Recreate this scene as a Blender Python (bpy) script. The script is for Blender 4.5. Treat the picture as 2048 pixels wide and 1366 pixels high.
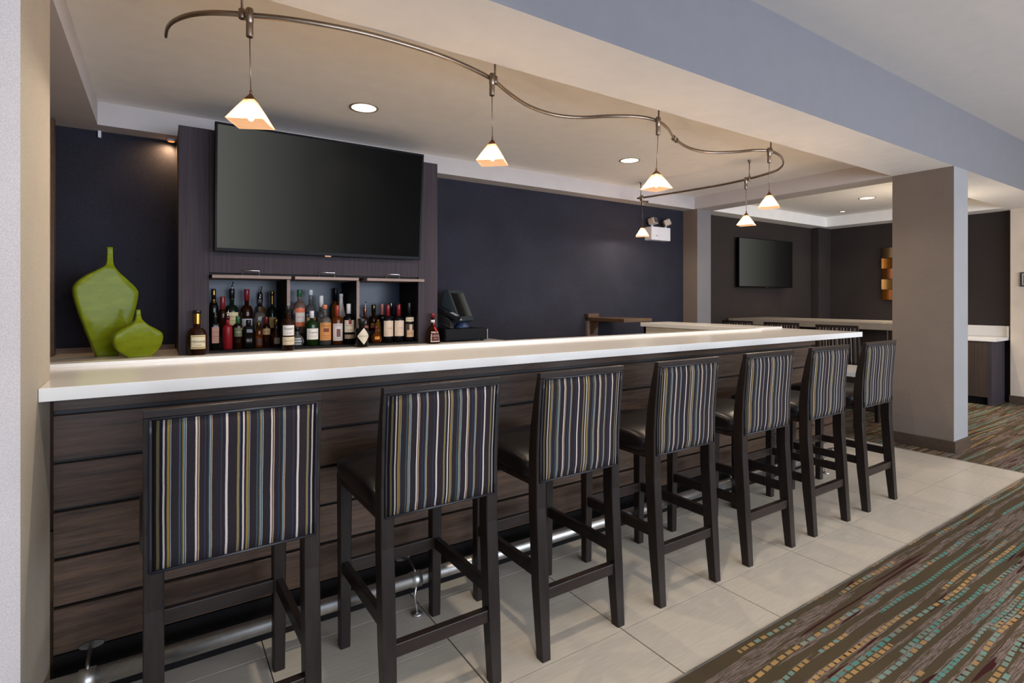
import bpy, bmesh, math, random
from mathutils import Vector, Matrix
random.seed(7)
PI = math.pi
for o in list(bpy.data.objects):
    bpy.data.objects.remove(o, do_unlink=True)
SC = bpy.context.scene
COL = SC.collection

# ------------------------------------------------------------------ camera, world, exposure
cam_d = bpy.data.cameras.new('camera'); cam = bpy.data.objects.new('camera', cam_d); COL.objects.link(cam)
cam.location = (0, 0, 1.325)
cam.rotation_euler = (PI/2, 0, -(PI/2-0.99004))
cam_d.sensor_width = 36; cam_d.lens = 36*1072.75/2048
cam_d.shift_y = -84/2048; cam_d.clip_start = .05
SC.camera = cam
SC.view_settings.view_transform = 'Standard'; SC.view_settings.look = 'None'
SC.view_settings.exposure = 0.0; SC.view_settings.gamma = 1.0; SC.view_settings.use_curve_mapping = False
SC.cycles.use_denoising = True
SC.cycles.max_bounces = 8; SC.cycles.diffuse_bounces = 4; SC.cycles.glossy_bounces = 4
SC.cycles.transmission_bounces = 8; SC.cycles.transparent_max_bounces = 8
SC.cycles.sample_clamp_indirect = 4.0; SC.cycles.caustics_reflective = False; SC.cycles.caustics_refractive = False
world = bpy.data.worlds.new('world'); SC.world = world; world.use_nodes = True
bg = world.node_tree.nodes['Background']; bg.inputs[0].default_value = (.62, .74, 1, 1); bg.inputs[1].default_value = 1.0

def area(name, loc, rot, sx, sy, power, color):
    d = bpy.data.lights.new(name, 'AREA'); d.shape = 'RECTANGLE'; d.size = sx; d.size_y = sy
    d.energy = power; d.color = color
    o = bpy.data.objects.new(name, d); COL.objects.link(o); o.location = loc; o.rotation_euler = rot
    return o
def spot(name, loc, power, color, size=2.2, blend=.8, radius=.06, target=None):
    d = bpy.data.lights.new(name, 'SPOT'); d.energy = power; d.color = color
    d.spot_size = size; d.spot_blend = blend; d.shadow_soft_size = radius
    o = bpy.data.objects.new(name, d); COL.objects.link(o); o.location = loc
    if target: o.rotation_euler = (Vector(target)-Vector(loc)).to_track_quat('-Z', 'Y').to_euler()
    return o
WARM = (1, .83, .65); WARM2 = (1, .87, .72); COOL = (.72, .83, 1)
# daylight through the window wall behind the camera and to its left
W_BACK = area('window_daylight_rear', (3.6, -4.30, 1.40), (-PI/2, 0, PI), 8.5, 1.9, 530, COOL)
W_LEFT = area('window_daylight_side', (-3.7, -1.6, 1.40), (0, -PI/2, 0), 1.9, 3.6, 14, COOL)
# ceiling lamps of the main room (behind the camera)
for x, y, w_ in ((.8, 1.0, 80), (3.9, .6, 20), (6.6, .5, 30), (2.2, -1.6, 40), (5.2, -1.6, 40)):
    spot('main_room_lamp', (x, y, 2.96), w_, WARM2, 2.3, .8, .05, (x, y, 0))
for i, (x, y) in enumerate(((4.6, -2.2), (7.8, -1.6))):  # added point lights without fixtures, lifting the main room ceiling
    d = bpy.data.lights.new('main_room_fill', 'POINT'); d.energy = 36; d.color = WARM2; d.shadow_soft_size = .15
    o = bpy.data.objects.new('main_room_fill', d); COL.objects.link(o); o.location = (x, y, 1.9)
DOWN_BAR = 48; DOWN_ROOM = 55; PEND = 18

# ------------------------------------------------------------------ materials
def lin(c):
    return tuple(((v/255)/12.92 if v/255 <= .04045 else ((v/255+.055)/1.055)**2.4) for v in c)+(1,)
class NT:
    def __init__(s, name):
        s.m = bpy.data.materials.new(name); s.m.use_nodes = True; s.t = s.m.node_tree
        s.b = s.t.nodes['Principled BSDF']; s._tc = None
    def n(s, typ, **kw):
        nd = s.t.nodes.new(typ)
        for k, v in kw.items(): setattr(nd, k, v)
        return nd
    def l(s, a, b): s.t.links.new(a, b)
    def set(s, sock, v):
        if hasattr(v, 'links'): s.l(v, sock)
        else: sock.default_value = v
    def obj(s):
        if not s._tc: s._tc = s.n('ShaderNodeTexCoord')
        return s._tc.outputs['Object']
    def math(s, op, a, b=0.0, c=None):
        nd = s.n('ShaderNodeMath', operation=op); s.set(nd.inputs[0], a); s.set(nd.inputs[1], b)
        if c is not None: s.set(nd.inputs[2], c)
        return nd.outputs[0]
    def xyz(s, v=None):
        nd = s.n('ShaderNodeSeparateXYZ'); s.l(v or s.obj(), nd.inputs[0]); return nd.outputs
    def comb(s, x, y, z):
        nd = s.n('ShaderNodeCombineXYZ'); s.set(nd.inputs[0], x); s.set(nd.inputs[1], y); s.set(nd.inputs[2], z); return nd.outputs[0]
    def scale(s, v, k):
        nd = s.n('ShaderNodeMapping'); s.l(v, nd.inputs['Vector']); nd.inputs['Scale'].default_value = k; return nd.outputs[0]
    def noise(s, v, sc=1.0, det=3.0, rough=.55):
        nd = s.n('ShaderNodeTexNoise'); s.l(v, nd.inputs['Vector']); nd.inputs['Scale'].default_value = sc
        nd.inputs['Detail'].default_value = det; nd.inputs['Roughness'].default_value = rough; return nd.outputs['Fac']
    def white(s, v):
        nd = s.n('ShaderNodeTexWhiteNoise', noise_dimensions='3D'); s.l(v, nd.inputs['Vector']); return nd.outputs['Value']
    def mix(s, f, a, b):
        nd = s.n('ShaderNodeMix', data_type='RGBA'); s.set(nd.inputs[0], f); s.set(nd.inputs[6], a); s.set(nd.inputs[7], b); return nd.outputs[2]
    def ramp(s, f, stops, interp='LINEAR'):
        nd = s.n('ShaderNodeValToRGB'); r = nd.color_ramp; r.interpolation = interp
        while len(r.elements) < len(stops): r.elements.new(.5)
        for e, (p, c) in zip(r.elements, stops): e.position = p; e.color = c
        s.l(f, nd.inputs[0]); return nd.outputs[0]
    def bump(s, h, strength=.2, dist=.002):
        nd = s.n('ShaderNodeBump'); s.l(h, nd.inputs['Height']); nd.inputs['Strength'].default_value = strength
        nd.inputs['Distance'].default_value = dist; s.l(nd.outputs[0], s.b.inputs['Normal'])
    def base(s, v): s.set(s.b.inputs['Base Color'], v)
    def p(s, rough=.5, metal=0, spec=.5, **kw):
        s.b.inputs['Roughness'].default_value = rough; s.b.inputs['Metallic'].default_value = metal
        s.b.inputs['Specular IOR Level'].default_value = spec
        for k, v in kw.items(): s.b.inputs[k.replace('_', ' ')].default_value = v
        return s
def sh(c, k): return tuple(max(0, min(255, v*k)) for v in c)
def plain(name, c, rough=.5, metal=0, var=.06, sc=8, bump=0, bsc=400, spec=.5, **kw):
    t = NT(name); f = t.noise(t.obj(), sc)
    t.base(t.ramp(f, [(.3, lin(sh(c, 1-var))), (.7, lin(sh(c, 1+var)))]))
    if bump: t.bump(t.noise(t.obj(), bsc, 2), bump, .001)
    return t.p(rough, metal, spec, **kw).m
def fabric_wall(name, c, var=.12, bump=.25, rough=.85):
    t = NT(name); v = t.obj()
    f = t.noise(t.scale(v, (1, 1, 1)), 320, 2, .7); g = t.noise(v, 3, 2)
    f2 = t.math('ADD', t.math('MULTIPLY', f, .8), t.math('MULTIPLY', g, .2))
    t.base(t.ramp(f2, [(.35, lin(sh(c, 1-var))), (.65, lin(sh(c, 1+var)))])); t.bump(f, bump, .0015)
    return t.p(rough, 0, .25).m
def wood(name, dark, light, grain=(1.2, 18, 18), rough=.35, sc=3, coat=0.0, spec=.5):
    t = NT(name); v = t.obj()
    oi = t.n('ShaderNodeObjectInfo'); ad = t.n('ShaderNodeVectorMath', operation='ADD'); t.l(v, ad.inputs[0])
    t.l(t.comb(t.math('MULTIPLY', oi.outputs['Random'], 37.0), t.math('MULTIPLY', oi.outputs['Random'], 11.0), 0.0), ad.inputs[1])
    q = t.scale(ad.outputs[0], grain); a = t.noise(q, sc, 6, .65); b = t.noise(q, sc*6, 3, .6)
    f = t.math('ADD', t.math('MULTIPLY', a, .7), t.math('MULTIPLY', b, .3))
    t.base(t.ramp(f, [(.32, lin(dark)), (.68, lin(light))])); t.bump(b, .12, .0008)
    return t.p(rough, 0, spec, Coat_Weight=coat, Coat_Roughness=.2).m

M = {}
M['soffit_dimmed'] = plain('dimmed_soffit_paint', (194, 188, 186), .85, var=.01, bump=.08)  # ceiling paint greyed so bar soffits and cross beam look less brightly lit
M['fascia_shade'] = plain('beam_fascia_shade_tone', (120, 118, 121), .85, var=.01, bump=.08)
M['paint'] = plain('ceiling_paint', (246, 243, 238), .85, var=.01, bump=.08)
M['paint_main'] = plain('main_ceiling_paint', (216, 210, 204), .85, var=.01, bump=.08)
M['wall_taupe'] = fabric_wall('taupe_wallcovering', (121, 108, 97), .07)
M['wall_light'] = fabric_wall('light_grey_wallcovering', (206, 202, 196), .06)
M['wall_dark'] = fabric_wall('charcoal_wallcovering', (41, 41, 50), .25, .35, .95)
M['wall_brown'] = fabric_wall('brown_black_wallcovering', (50, 43, 40), .2, .35, .8)
M['quartz'] = NT('white_quartz')
_t = M['quartz']; _v = _t.obj()
_t.base(_t.mix(_t.ramp(_t.noise(_t.scale(_v, (1, 2, 2)), 9, 6, .7), [(.60, (0, 0, 0, 1)), (.68, (.35, .35, .35, 1))]),
               lin((222, 218, 212)), lin((184, 179, 174))))
M['quartz'] = _t.p(.16, 0, .5).m
M['table_stone'] = plain('grey_beige_table_stone', (158, 148, 136), .3, var=.04)
M['plank'] = wood('dark_stained_plank', (44, 33, 26), (98, 75, 59), (1.0, 14, 16), .40, 3.0, 0, .32)
M['espresso'] = wood('espresso_stained_wood', (21, 16, 14), (42, 32, 27), (10, 10, 1.0), .36, 3, 0, .32)
M['espresso_h'] = wood('espresso_stained_rail', (24, 18, 16), (48, 36, 30), (1.0, 10, 10), .36, 3, 0, .32)
M['laminate'] = wood('grey_brown_vertical_laminate', (51, 45, 49), (71, 63, 68), (34, 34, .6), .6, 2, 0, .12)
M['laminate_h'] = wood('grey_brown_horizontal_laminate', (92, 77, 70), (128, 110, 100), (.8, 30, 30), .55, 2, 0, .2)
M['door_edge'] = wood('pale_grey_brown_door_laminate', (120, 104, 98), (146, 128, 120), (.8, 30, 30), .55, 2, 0, .2)
M['cab_dark'] = wood('dark_brown_cabinet_laminate', (48, 38, 32), (74, 60, 50), (30, 30, .7), .45, 2)
M['oak_trim'] = wood('brown_wood_trim', (66, 48, 32), (96, 73, 52), (1, 16, 16), .4, 2)
M['base'] = wood('dark_brown_baseboard', (62, 48, 38), (82, 66, 52), (1, 14, 14), .5, 2)
M['black'] = plain('black_paint', (18, 18, 20), .5)
M['black_kick'] = plain('black_kickboard', (20, 18, 18), .7, spec=.12)
M['black_plastic'] = plain('black_plastic', (19, 20, 24), .5, bump=.05, spec=.15)
M['gloss_black'] = plain('gloss_black_bezel', (7, 7, 8), .35, spec=.08)
M['grey_plastic'] = plain('slate_grey_plastic', (38, 47, 52), .5, bump=.05, spec=.2)
M['white_plastic'] = plain('white_plastic', (222, 222, 226), .35, var=.02)
M['steel'] = plain('brushed_steel', (206, 203, 198), .4, 1, .04, 30)
M['dull_steel'] = plain('dull_steel', (120, 116, 110), .4, 1, .05, 30)
M['chrome'] = plain('chrome', (215, 215, 215), .1, 1, .02)
M['nickel'] = plain('satin_nickel', (140, 126, 112), .34, 1, .05, 30)
M['bronze'] = plain('brown_metal', (128, 96, 74), .38, 1, .05, 30)
M['leather'] = plain('black_leather', (22, 18, 17), .32, 0, .15, 30, .3, 260, .3)
M['piping'] = plain('black_piping', (26, 25, 30), .4)
def screen_mat(name, x0, x1, stops):
    t = NT(name); x = t.xyz(); f = t.math('DIVIDE', t.math('SUBTRACT', x[0], x0), x1-x0)
    t.base(lin((4, 4, 4))); c = t.ramp(f, [(p, lin((v, v, int(v*.96)))) for p, v in stops])
    t.l(c, t.b.inputs['Emission Color']); t.b.inputs['Emission Strength'].default_value = 1.0
    return t.p(.5, 0, .02).m
M['screen'] = screen_mat('lit_grey_gradient_screen', -.72, .72, [(0, 84), (.2, 64), (.4, 42), (.6, 22), (.8, 10), (1, 5)])
M['screen_small'] = screen_mat('lit_grey_gradient_small_screen', -.62, .62, [(0, 74), (.35, 54), (.7, 28), (1, 14)])
M['screen_till'] = screen_mat('lit_till_screen', -.145, .145, [(0, 8), (.45, 22), (1, 84)])
M['interior'] = plain('dark_blue_grey_cabinet_back', (34, 40, 52), .3, var=.15, sc=5, spec=.28)
M['interior_d'] = plain('dark_cabinet_lining', (20, 19, 20), .6, spec=.2)
M['vase'] = NT('lime_green_glaze'); _t = M['vase']
_t.base(_t.ramp(_t.noise(_t.scale(_t.obj(), (2, 2, 5)), 5, 4), [(.3, lin((108, 120, 20))), (.7, lin((126, 138, 28)))]))
_t.bump(_t.noise(_t.obj(), 14, 2), .25, .004); M['vase'] = _t.p(.14, 0, .08).m

def fabric():
    dk = lin((42, 36, 38)); dk2 = lin((32, 29, 32)); wh = lin((196, 180, 170)); go = lin((138, 110, 58)); te = lin((58, 70, 76))
    bl = lin((50, 56, 72)); lt = lin((140, 150, 146)); pk = lin((166, 136, 102)); ye = lin((124, 108, 70))
    seq = [(0, bl), (4, dk2), (14, wh), (22, dk), (32, go), (42, dk2), (45, lt), (48, dk), (81, te), (88, dk2), (94, go), (97, dk2), (100, lt), (104, dk2), (108, lt), (111, dk), (150, wh),
           (157, dk2), (161, pk), (167, dk), (190, bl), (194, dk), (206, te), (212, lt), (215, dk2), (218, pk), (223, dk), (262, bl), (266, dk), (282, wh), (292, dk), (335, ye)]
    t = NT('striped_upholstery'); x = t.xyz()
    w = t.noise(t.scale(t.obj(), (3, 3, 6)), 2, 2)
    ph = t.math('FRACT', t.math('DIVIDE', t.math('ADD', x[0], t.math('MULTIPLY', w, .0025)), .178))
    c = t.ramp(ph, [(p/346, k) for p, k in seq], 'CONSTANT')
    fz = t.noise(t.scale(t.obj(), (900, 900, 300)), 1, 2, .7)
    t.base(t.mix(t.ramp(fz, [(.3, (0, 0, 0, 1)), (.75, (.35, .35, .35, 1))]), c, lin((24, 22, 27))))
    t.bump(fz, .35, .001)
    return t.p(.9, 0, .08).m
M['fabric'] = fabric()

def carpet():
    t = NT('patterned_carpet'); x = t.xyz(); X, Y = x[0], x[1]
    wav = t.noise(t.scale(t.obj(), (.7, .9, 1)), 1.0, 2)
    yw = t.math('ADD', Y, t.math('MULTIPLY', t.math('SUBTRACT', wav, .5), .12))
    row = t.math('FLOOR', t.math('DIVIDE', yw, .021)); fr = t.math('FRACT', t.math('DIVIDE', yw, .021))
    r1 = t.white(t.comb(row, 3.3, .5)); r2 = t.white(t.comb(row, 9.1, 2.5))
    # fine mauve heather streaks
    st = t.noise(t.scale(t.obj(), (9, 330, 1)), 1, 3, .75); patch = t.noise(t.scale(t.obj(), (.8, 24, 1)), 1, 2, .7)
    heather = t.math('MULTIPLY', t.math('GREATER_THAN', st, .5), t.math('GREATER_THAN', patch, .515))
    base = t.mix(t.noise(t.obj(), 260, 2, .8), lin((62, 52, 36)), lin((92, 78, 57)))
    col = t.mix(t.math('MULTIPLY', heather, .8), base, lin((136, 118, 112)))
    # maroon streaks
    ms = t.noise(t.scale(t.obj(), (1.5, 46, 1)), 1, 1); ms2 = t.noise(t.scale(t.obj(), (.9, 5, 1)), 1.3, 1)
    mar = t.math('MULTIPLY', t.math('GREATER_THAN', ms, .60), t.math('GREATER_THAN', ms2, .57))
    col = t.mix(mar, col, lin((58, 22, 22)))
    # rows of dashes
    pitch = t.math('ADD', t.math('MULTIPLY', r2, .026), .034)
    ux = t.math('DIVIDE', t.math('ADD', X, t.math('MULTIPLY', r1, 3.0)), pitch)
    dash = t.math('LESS_THAN', t.math('FRACT', ux), .72)
    inrow = t.math('MULTIPLY', t.math('GREATER_THAN', fr, .14), t.math('LESS_THAN', fr, .9))
    on = t.math('GREATER_THAN', t.noise(t.comb(t.math('MULTIPLY', X, 1.3), t.math('MULTIPLY', row, 5.37), 0.0), 1.0, 1), .46)
    pick = t.math('GREATER_THAN', r1, .62)
    gate = t.math('MULTIPLY', t.math('MULTIPLY', dash, inrow), t.math('MULTIPLY', on, pick))
    dr = t.white(t.comb(row, t.math('FLOOR', ux), 7.0)); hue = t.noise(t.comb(t.math('MULTIPLY', X, .8), t.math('MULTIPLY', row, 3.1), 4.0), 1.0, 1)
    hv = t.math('ADD', t.math('MULTIPLY', hue, .75), t.math('MULTIPLY', t.math('ADD', dr, r2), .125))
    dc = t.ramp(hv, [(0, lin((78, 138, 128))), (.43, lin((80, 138, 126))), (.455, lin((124, 146, 132))), (.515, lin((116, 142, 130))), (.53, lin((184, 144, 90))), (1, lin((176, 146, 80)))])
    dc = t.mix(t.math('MULTIPLY', dr, .4), dc, lin((96, 82, 62)))
    col = t.mix(t.math('MULTIPLY', gate, .9), col, dc)
    t.base(col); t.bump(t.noise(t.obj(), 420, 2, .8), .6, .003)
    return t.p(.95, 0, .15).m
M['carpet'] = carpet()
def tile_mat():
    t = NT('cream_porcelain_tile'); v = t.obj()
    oi = t.n('ShaderNodeObjectInfo'); ad = t.n('ShaderNodeVectorMath', operation='ADD'); t.l(v, ad.inputs[0])
    t.l(t.comb(t.math('MULTIPLY', oi.outputs['Random'], 13.0), t.math('MULTIPLY', oi.outputs['Random'], 29.0), 0.0), ad.inputs[1])
    f = t.noise(t.scale(ad.outputs[0], (3, 40, 1)), 2.2, 4, .7); g = t.noise(t.scale(ad.outputs[0], (14, 320, 1)), 1, 2, .7)
    h = t.math('ADD', t.math('MULTIPLY', f, .55), t.math('MULTIPLY', g, .45))
    t.base(t.ramp(h, [(.3, lin((186, 174, 156))), (.7, lin((208, 197, 180)))]))
    return t.p(.3, 0, .45).m
M['tile'] = tile_mat()
M['grout'] = plain('dark_grout', (56, 46, 36), .9)

def emis(name, c, s):
    t = NT(name); t.base(lin(c)); t.b.inputs['Emission Color'].default_value = lin(c); t.b.inputs['Emission Strength'].default_value = s
    return t.m
M['bulb'] = emis('glowing_bulb', (255, 214, 160), 30)
M['lens'] = emis('glowing_downlight_lens', (255, 238, 205), 3.2)
M['lens_warm'] = emis('amber_puck_lens', (255, 170, 90), .8)
def shade():
    t = NT('frosted_glass_shade'); c = lin((160, 132, 108))
    t.t.nodes.remove(t.b); out = [n for n in t.t.nodes if n.type == 'OUTPUT_MATERIAL'][0]
    tr = t.n('ShaderNodeBsdfTranslucent'); tr.inputs[0].default_value = c
    tp = t.n('ShaderNodeBsdfTransparent'); tp.inputs[0].default_value = lin((255, 240, 225))
    em = t.n('ShaderNodeEmission'); em.inputs[0].default_value = lin((255, 200, 150)); em.inputs[1].default_value = .5
    m1 = t.n('ShaderNodeMixShader'); m1.inputs[0].default_value = .5; t.l(tr.outputs[0], m1.inputs[1]); t.l(tp.outputs[0], m1.inputs[2])
    ad = t.n('ShaderNodeAddShader'); t.l(m1.outputs[0], ad.inputs[0]); t.l(em.outputs[0], ad.inputs[1]); t.l(ad.outputs[0], out.inputs[0])
    nz = t.noise(t.obj(), 30); t.l(t.ramp(nz, [(.3, lin((150, 124, 100))), (.7, c)]), tr.inputs[0])
    return t.m
M['shade'] = shade()
def glass(name, c, rough=.04, trans=.85, metal=0):
    t = NT(name); f = t.noise(t.obj(), 12); t.base(t.ramp(f, [(.3, lin(sh(c, .94))), (.7, lin(sh(c, 1.04)))]))
    return t.p(rough, metal, .5, Transmission_Weight=trans, IOR=1.3).m
G = {'clear': glass('clear_glass', (214, 214, 208), .03, .9), 'amber': glass('amber_spirit', (186, 92, 22), .03, .85), 'dark_amber': glass('dark_amber_spirit', (52, 24, 11), .03, .5),
     'black': glass('near_black_glass', (16, 15, 15), .05, .1), 'green': glass('green_glass', (48, 84, 36), .03, .7), 'dgreen': glass('dark_green_glass', (24, 36, 24), .04, .3),
     'red': glass('frosted_red_glass', (132, 26, 34), .3, .1), 'pink': glass('pale_pink_spirit', (232, 186, 166), .03, .85), 'white': plain('white_glazed_bottle', (206, 196, 196), .35),
     'gold': glass('golden_spirit', (214, 158, 40), .04, .7), 'orange': glass('orange_spirit', (230, 130, 30), .04, .8), 'wine': glass('dark_wine_glass', (20, 18, 20), .04, .1)}
_pl = {}
def pc(c, rough=.5, metal=0):
    k = (c, rough, metal)
    if k not in _pl: _pl[k] = plain('paint_%02x%02x%02x' % c, c, rough, metal, .03)
    return _pl[k]

# ------------------------------------------------------------------ mesh helpers
class MB:
    def __init__(s): s.bm = bmesh.new()
    def box(s, x0, x1, y0, y1, z0, z1, bev=0.0, seg=2):
        b = s.bm if not bev else bmesh.new()
        vs = [b.verts.new((x, y, z)) for x in (x0, x1) for y in (y0, y1) for z in (z0, z1)]
        for f in ((0, 1, 3, 2), (4, 6, 7, 5), (0, 4, 5, 1), (2, 3, 7, 6), (0, 2, 6, 4), (1, 5, 7, 3)): b.faces.new([vs[i] for i in f])
        if bev:
            bmesh.ops.bevel(b, geom=b.edges[:], offset=bev, segments=seg, profile=.5, affect='EDGES'); s._merge(b)
        return s
    def _merge(s, b, mat=None):
        mp = {}
        for v in b.verts: mp[v] = s.bm.verts.new(mat @ v.co if mat else v.co)
        for f in b.faces:
            try: nf = s.bm.faces.new([mp[v] for v in f.verts]); nf.smooth = f.smooth
            except ValueError: pass
        b.free()
    def prism(s, pts, a0, a1, axis='x', bev=0.0):
        """outline pts extruded from a0 to a1; axis x: pts=(y,z); y: (x,z); z: (x,y)"""
        b = bmesh.new()
        def P(p, a): return {'x': (a, p[0], p[1]), 'y': (p[0], a, p[1]), 'z': (p[0], p[1], a)}[axis]
        A = [b.verts.new(P(p, a0)) for p in pts]; B = [b.verts.new(P(p, a1)) for p in pts]
        n = len(pts); b.faces.new(A); b.faces.new(B[::-1])
        for i in range(n): b.faces.new([A[i], B[i], B[(i+1) % n], A[(i+1) % n]])
        if bev: bmesh.ops.bevel(b, geom=b.edges[:], offset=bev, segments=2, profile=.5, affect='EDGES')
        s._merge(b); return s
    def tube(s, pts, r, n=12, caps=True, sy=None):
        pts = [Vector(p) for p in pts]; rings = []; up = None
        for i, p in enumerate(pts):
            t = (pts[min(i+1, len(pts)-1)]-pts[max(i-1, 0)]).normalized()
            ref = Vector((0, 0, 1)) if abs(t.z) < .95 else Vector((0, 1, 0))
            if up is not None and abs(t.z) >= .95: ref = up
            a = t.cross(ref).normalized(); u = a.cross(t).normalized(); up = u
            rr = r[i] if isinstance(r, (list, tuple)) else r
            rings.append([s.bm.verts.new(p+a*(rr*math.cos(2*PI*k/n))+u*((sy or rr)*math.sin(2*PI*k/n))) for k in range(n)])
        for A, B in zip(rings, rings[1:]):
            for k in range(n):
                f = s.bm.faces.new([A[k], A[(k+1) % n], B[(k+1) % n], B[k]]); f.smooth = True
        if caps: s.bm.faces.new(rings[0][::-1]); s.bm.faces.new(rings[-1])
        return s
    def lathe(s, prof, c=(0, 0, 0), n=24, sq=0.0, cap=True, ky=1.0):
        """prof (r,z) from bottom to top; sq>0 gives a rounded-square section"""
        rings = []
        for r, z in prof:
            ring = []
            for k in range(n):
                a = 2*PI*(k+.5)/n; ca, sa = math.cos(a), math.sin(a); g = 1.0
                if sq: g = (abs(ca)**sq+abs(sa)**sq)**(-1/sq)
                ring.append(s.bm.verts.new((c[0]+r*g*ca, c[1]+r*g*sa*ky, c[2]+z)))
            rings.append(ring)
        for A, B in zip(rings, rings[1:]):
            for k in range(n):
                f = s.bm.faces.new([A[k], A[(k+1) % n], B[(k+1) % n], B[k]]); f.smooth = True
        if cap: s.bm.faces.new(rings[0][::-1]); s.bm.faces.new(rings[-1])
        return s
    def loft(s, quads):
        """stack of 4-corner sections"""
        R = [[s.bm.verts.new(p) for p in q] for q in quads]
        for A, B in zip(R, R[1:]):
            for k in range(4): s.bm.faces.new([A[k], A[(k+1) % 4], B[(k+1) % 4], B[k]])
        s.bm.faces.new(R[0][::-1]); s.bm.faces.new(R[-1]); return s
    def build(s, name, mat, parent=None, mod=None):
        bmesh.ops.recalc_face_normals(s.bm, faces=s.bm.faces[:])
        me = bpy.data.meshes.new(name); s.bm.to_mesh(me); s.bm.free(); me.materials.append(mat)
        o = bpy.data.objects.new(name, me); COL.objects.link(o)
        if parent: o.parent = parent
        return o
def B(name, mat, parent, *dims, bev=0.0): return MB().box(*dims, bev=bev).build(name, mat, parent)
def tag(o, label=None, cat=None, group=None, kind=None):
    if label: o['label'] = label
    if cat: o['category'] = cat
    if group: o['group'] = group
    if kind: o['kind'] = kind
    return o
def thing(name, label, cat, loc=(0, 0, 0), rz=0, group=None):
    o = bpy.data.objects.new(name, None); o.empty_display_size = .05; COL.objects.link(o)
    o.location = loc; o.rotation_euler = (0, 0, rz); return tag(o, label, cat, group)
def copy_tree(o, parent=None):
    c = o.copy(); COL.objects.link(c)
    if parent: c.parent = parent
    for ch in list(o.children): copy_tree(ch, c)
    return c
def struct(o): o['kind'] = 'structure'; return o
def text_mesh(body, size, depth=0.0):
    cu = bpy.data.curves.new('lettering', 'FONT'); cu.body = body; cu.size = size; cu.align_x = 'CENTER'; cu.align_y = 'CENTER'; cu.resolution_u = 2; cu.extrude = depth
    o = bpy.data.objects.new('lettering', cu); COL.objects.link(o)
    bpy.context.view_layer.update()
    me = bpy.data.meshes.new_from_object(o.evaluated_get(bpy.context.evaluated_depsgraph_get()))
    bpy.data.objects.remove(o, do_unlink=True); bpy.data.curves.remove(cu); return me

# ------------------------------------------------------------------ room shell
YB = 4.62; ZC = 2.63; ZS = 2.477; ZM = 3.0; YF = 1.775; YR = 2.24; YS = 4.45
floor = struct(MB().box(-4.2, 9.4, -4.6, 4.9, -.12, -.012).build('floor', M['grout']))
car = MB(); car.box(-.9, 9.2, -4.4, 1.245, -.012, .0); car.box(5.512, 9.2, 1.245, 4.62, -.012, .0); car.box(-4, -.9, -4.4, 1.245, -.012, 0)
car.build('carpet', M['carpet'], floor)
MB().box(-.9, 5.512, 1.245, 1.251, -.012, .0025).box(5.506, 5.512, 1.251, 4.6, -.012, .0025).build('edge_strip', M['steel'], floor)
XJ = [-.28, .33, .942, 1.554, 2.165, 2.777, 3.389, 4.0, 4.612, 5.223, 5.506]; YJ = [1.251, 1.555, 1.86, 2.165, 2.47, 2.775, 3.08, 3.385, 3.69]
cache = {}
for j in range(len(YJ)-1):
    for i in range(len(XJ)-1):
        if YJ[j] > 2.3 and XJ[i] < 4.2: continue
        w = round(XJ[i+1]-XJ[i], 2); d = round(YJ[j+1]-YJ[j], 2)
        if (w, d) not in cache:
            o = MB().box(.002, XJ[i+1]-XJ[i]-.002, .002, YJ[j+1]-YJ[j]-.002, -.011, 0).build('tile', M['tile'], floor); cache[(w, d)] = o
        else:
            o = cache[(w, d)].copy(); COL.objects.link(o); o.parent = floor
        o.location = (XJ[i], YJ[j], 0)
MB().box(-.3, 4.4, 2.30, 4.62, -.0119, -.001).build('back_bar_floor_sheet', M['tile'], floor)

struct(MB().box(-.9, 9.3, YB, YB+.12, 0, ZC).build('wall_back', M['wall_dark']))
# right-hand room is papered in a browner tone: thin panel over the back wall beyond the rear column
struct(MB().box(5.97, 9.2, YB-.006, YB-.0005, 0, ZC).build('wall_back_lounge', M['wall_brown']))
struct(MB().box(9.2, 9.32, YR, YB+.12, 0, ZC).build('wall_right', M['wall_brown']))
struct(MB().box(8.82, 9.2, 4.49, YB-.006, 0, ZS).build('wall_chase', M['wall_brown']))
struct(MB().box(9.1, 9.32, -4.6, YR, 0, ZM).build('wall_right_pier', fabric_wall('speckled_cream_wallcovering', (206, 190, 172), .16, .3)))
struct(MB().box(-.70, -.577, 2.2, YB+.12, 0, ZC).build('wall_left', M['wall_taupe']))
struct(MB().box(-.577, -.562, 4.44, 4.50, .97, ZS).build('trim_1', M['oak_trim']))
# pillar the bar starts at
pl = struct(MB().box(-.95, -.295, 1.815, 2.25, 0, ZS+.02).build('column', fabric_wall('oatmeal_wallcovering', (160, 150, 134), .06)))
struct(MB().box(-4.2, -.95, 1.815, 2.25, 0, ZM).build('wall_left_front', M['wall_light']))
struct(MB().box(-4.2, -4.08, -4.6, 1.815, 0, .45).box(-4.2, -4.08, -4.6, 1.815, 2.75, ZM).box(-4.2, -4.08, .3, 1.815, .45, 2.75).box(-4.2, -4.08, -4.6, -3.5, .45, 2.75).build('wall_side', M['wall_light']))
struct(MB().box(-4.2, 9.32, -4.72, -4.6, 0, .4).box(-4.2, 9.32, -4.72, -4.6, 2.75, ZM).box(-4.2, -1, -4.72, -4.6, .4, 2.75).box(7, 9.32, -4.72, -4.6, .4, 2.75).build('wall_front', M['wall_light']))
for k in range(4):
    x = -1+2*k; w = struct(MB().box(x, x+.06, -4.7, -4.62, .4, 2.75).box(x+1.94, x+2, -4.7, -4.62, .4, 2.75).box(x+.06, x+1.94, -4.7, -4.62, .4, .46).box(x+.06, x+1.94, -4.7, -4.62, 2.69, 2.75).build('window_%d' % (k+1), M['white_plastic']))
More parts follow.
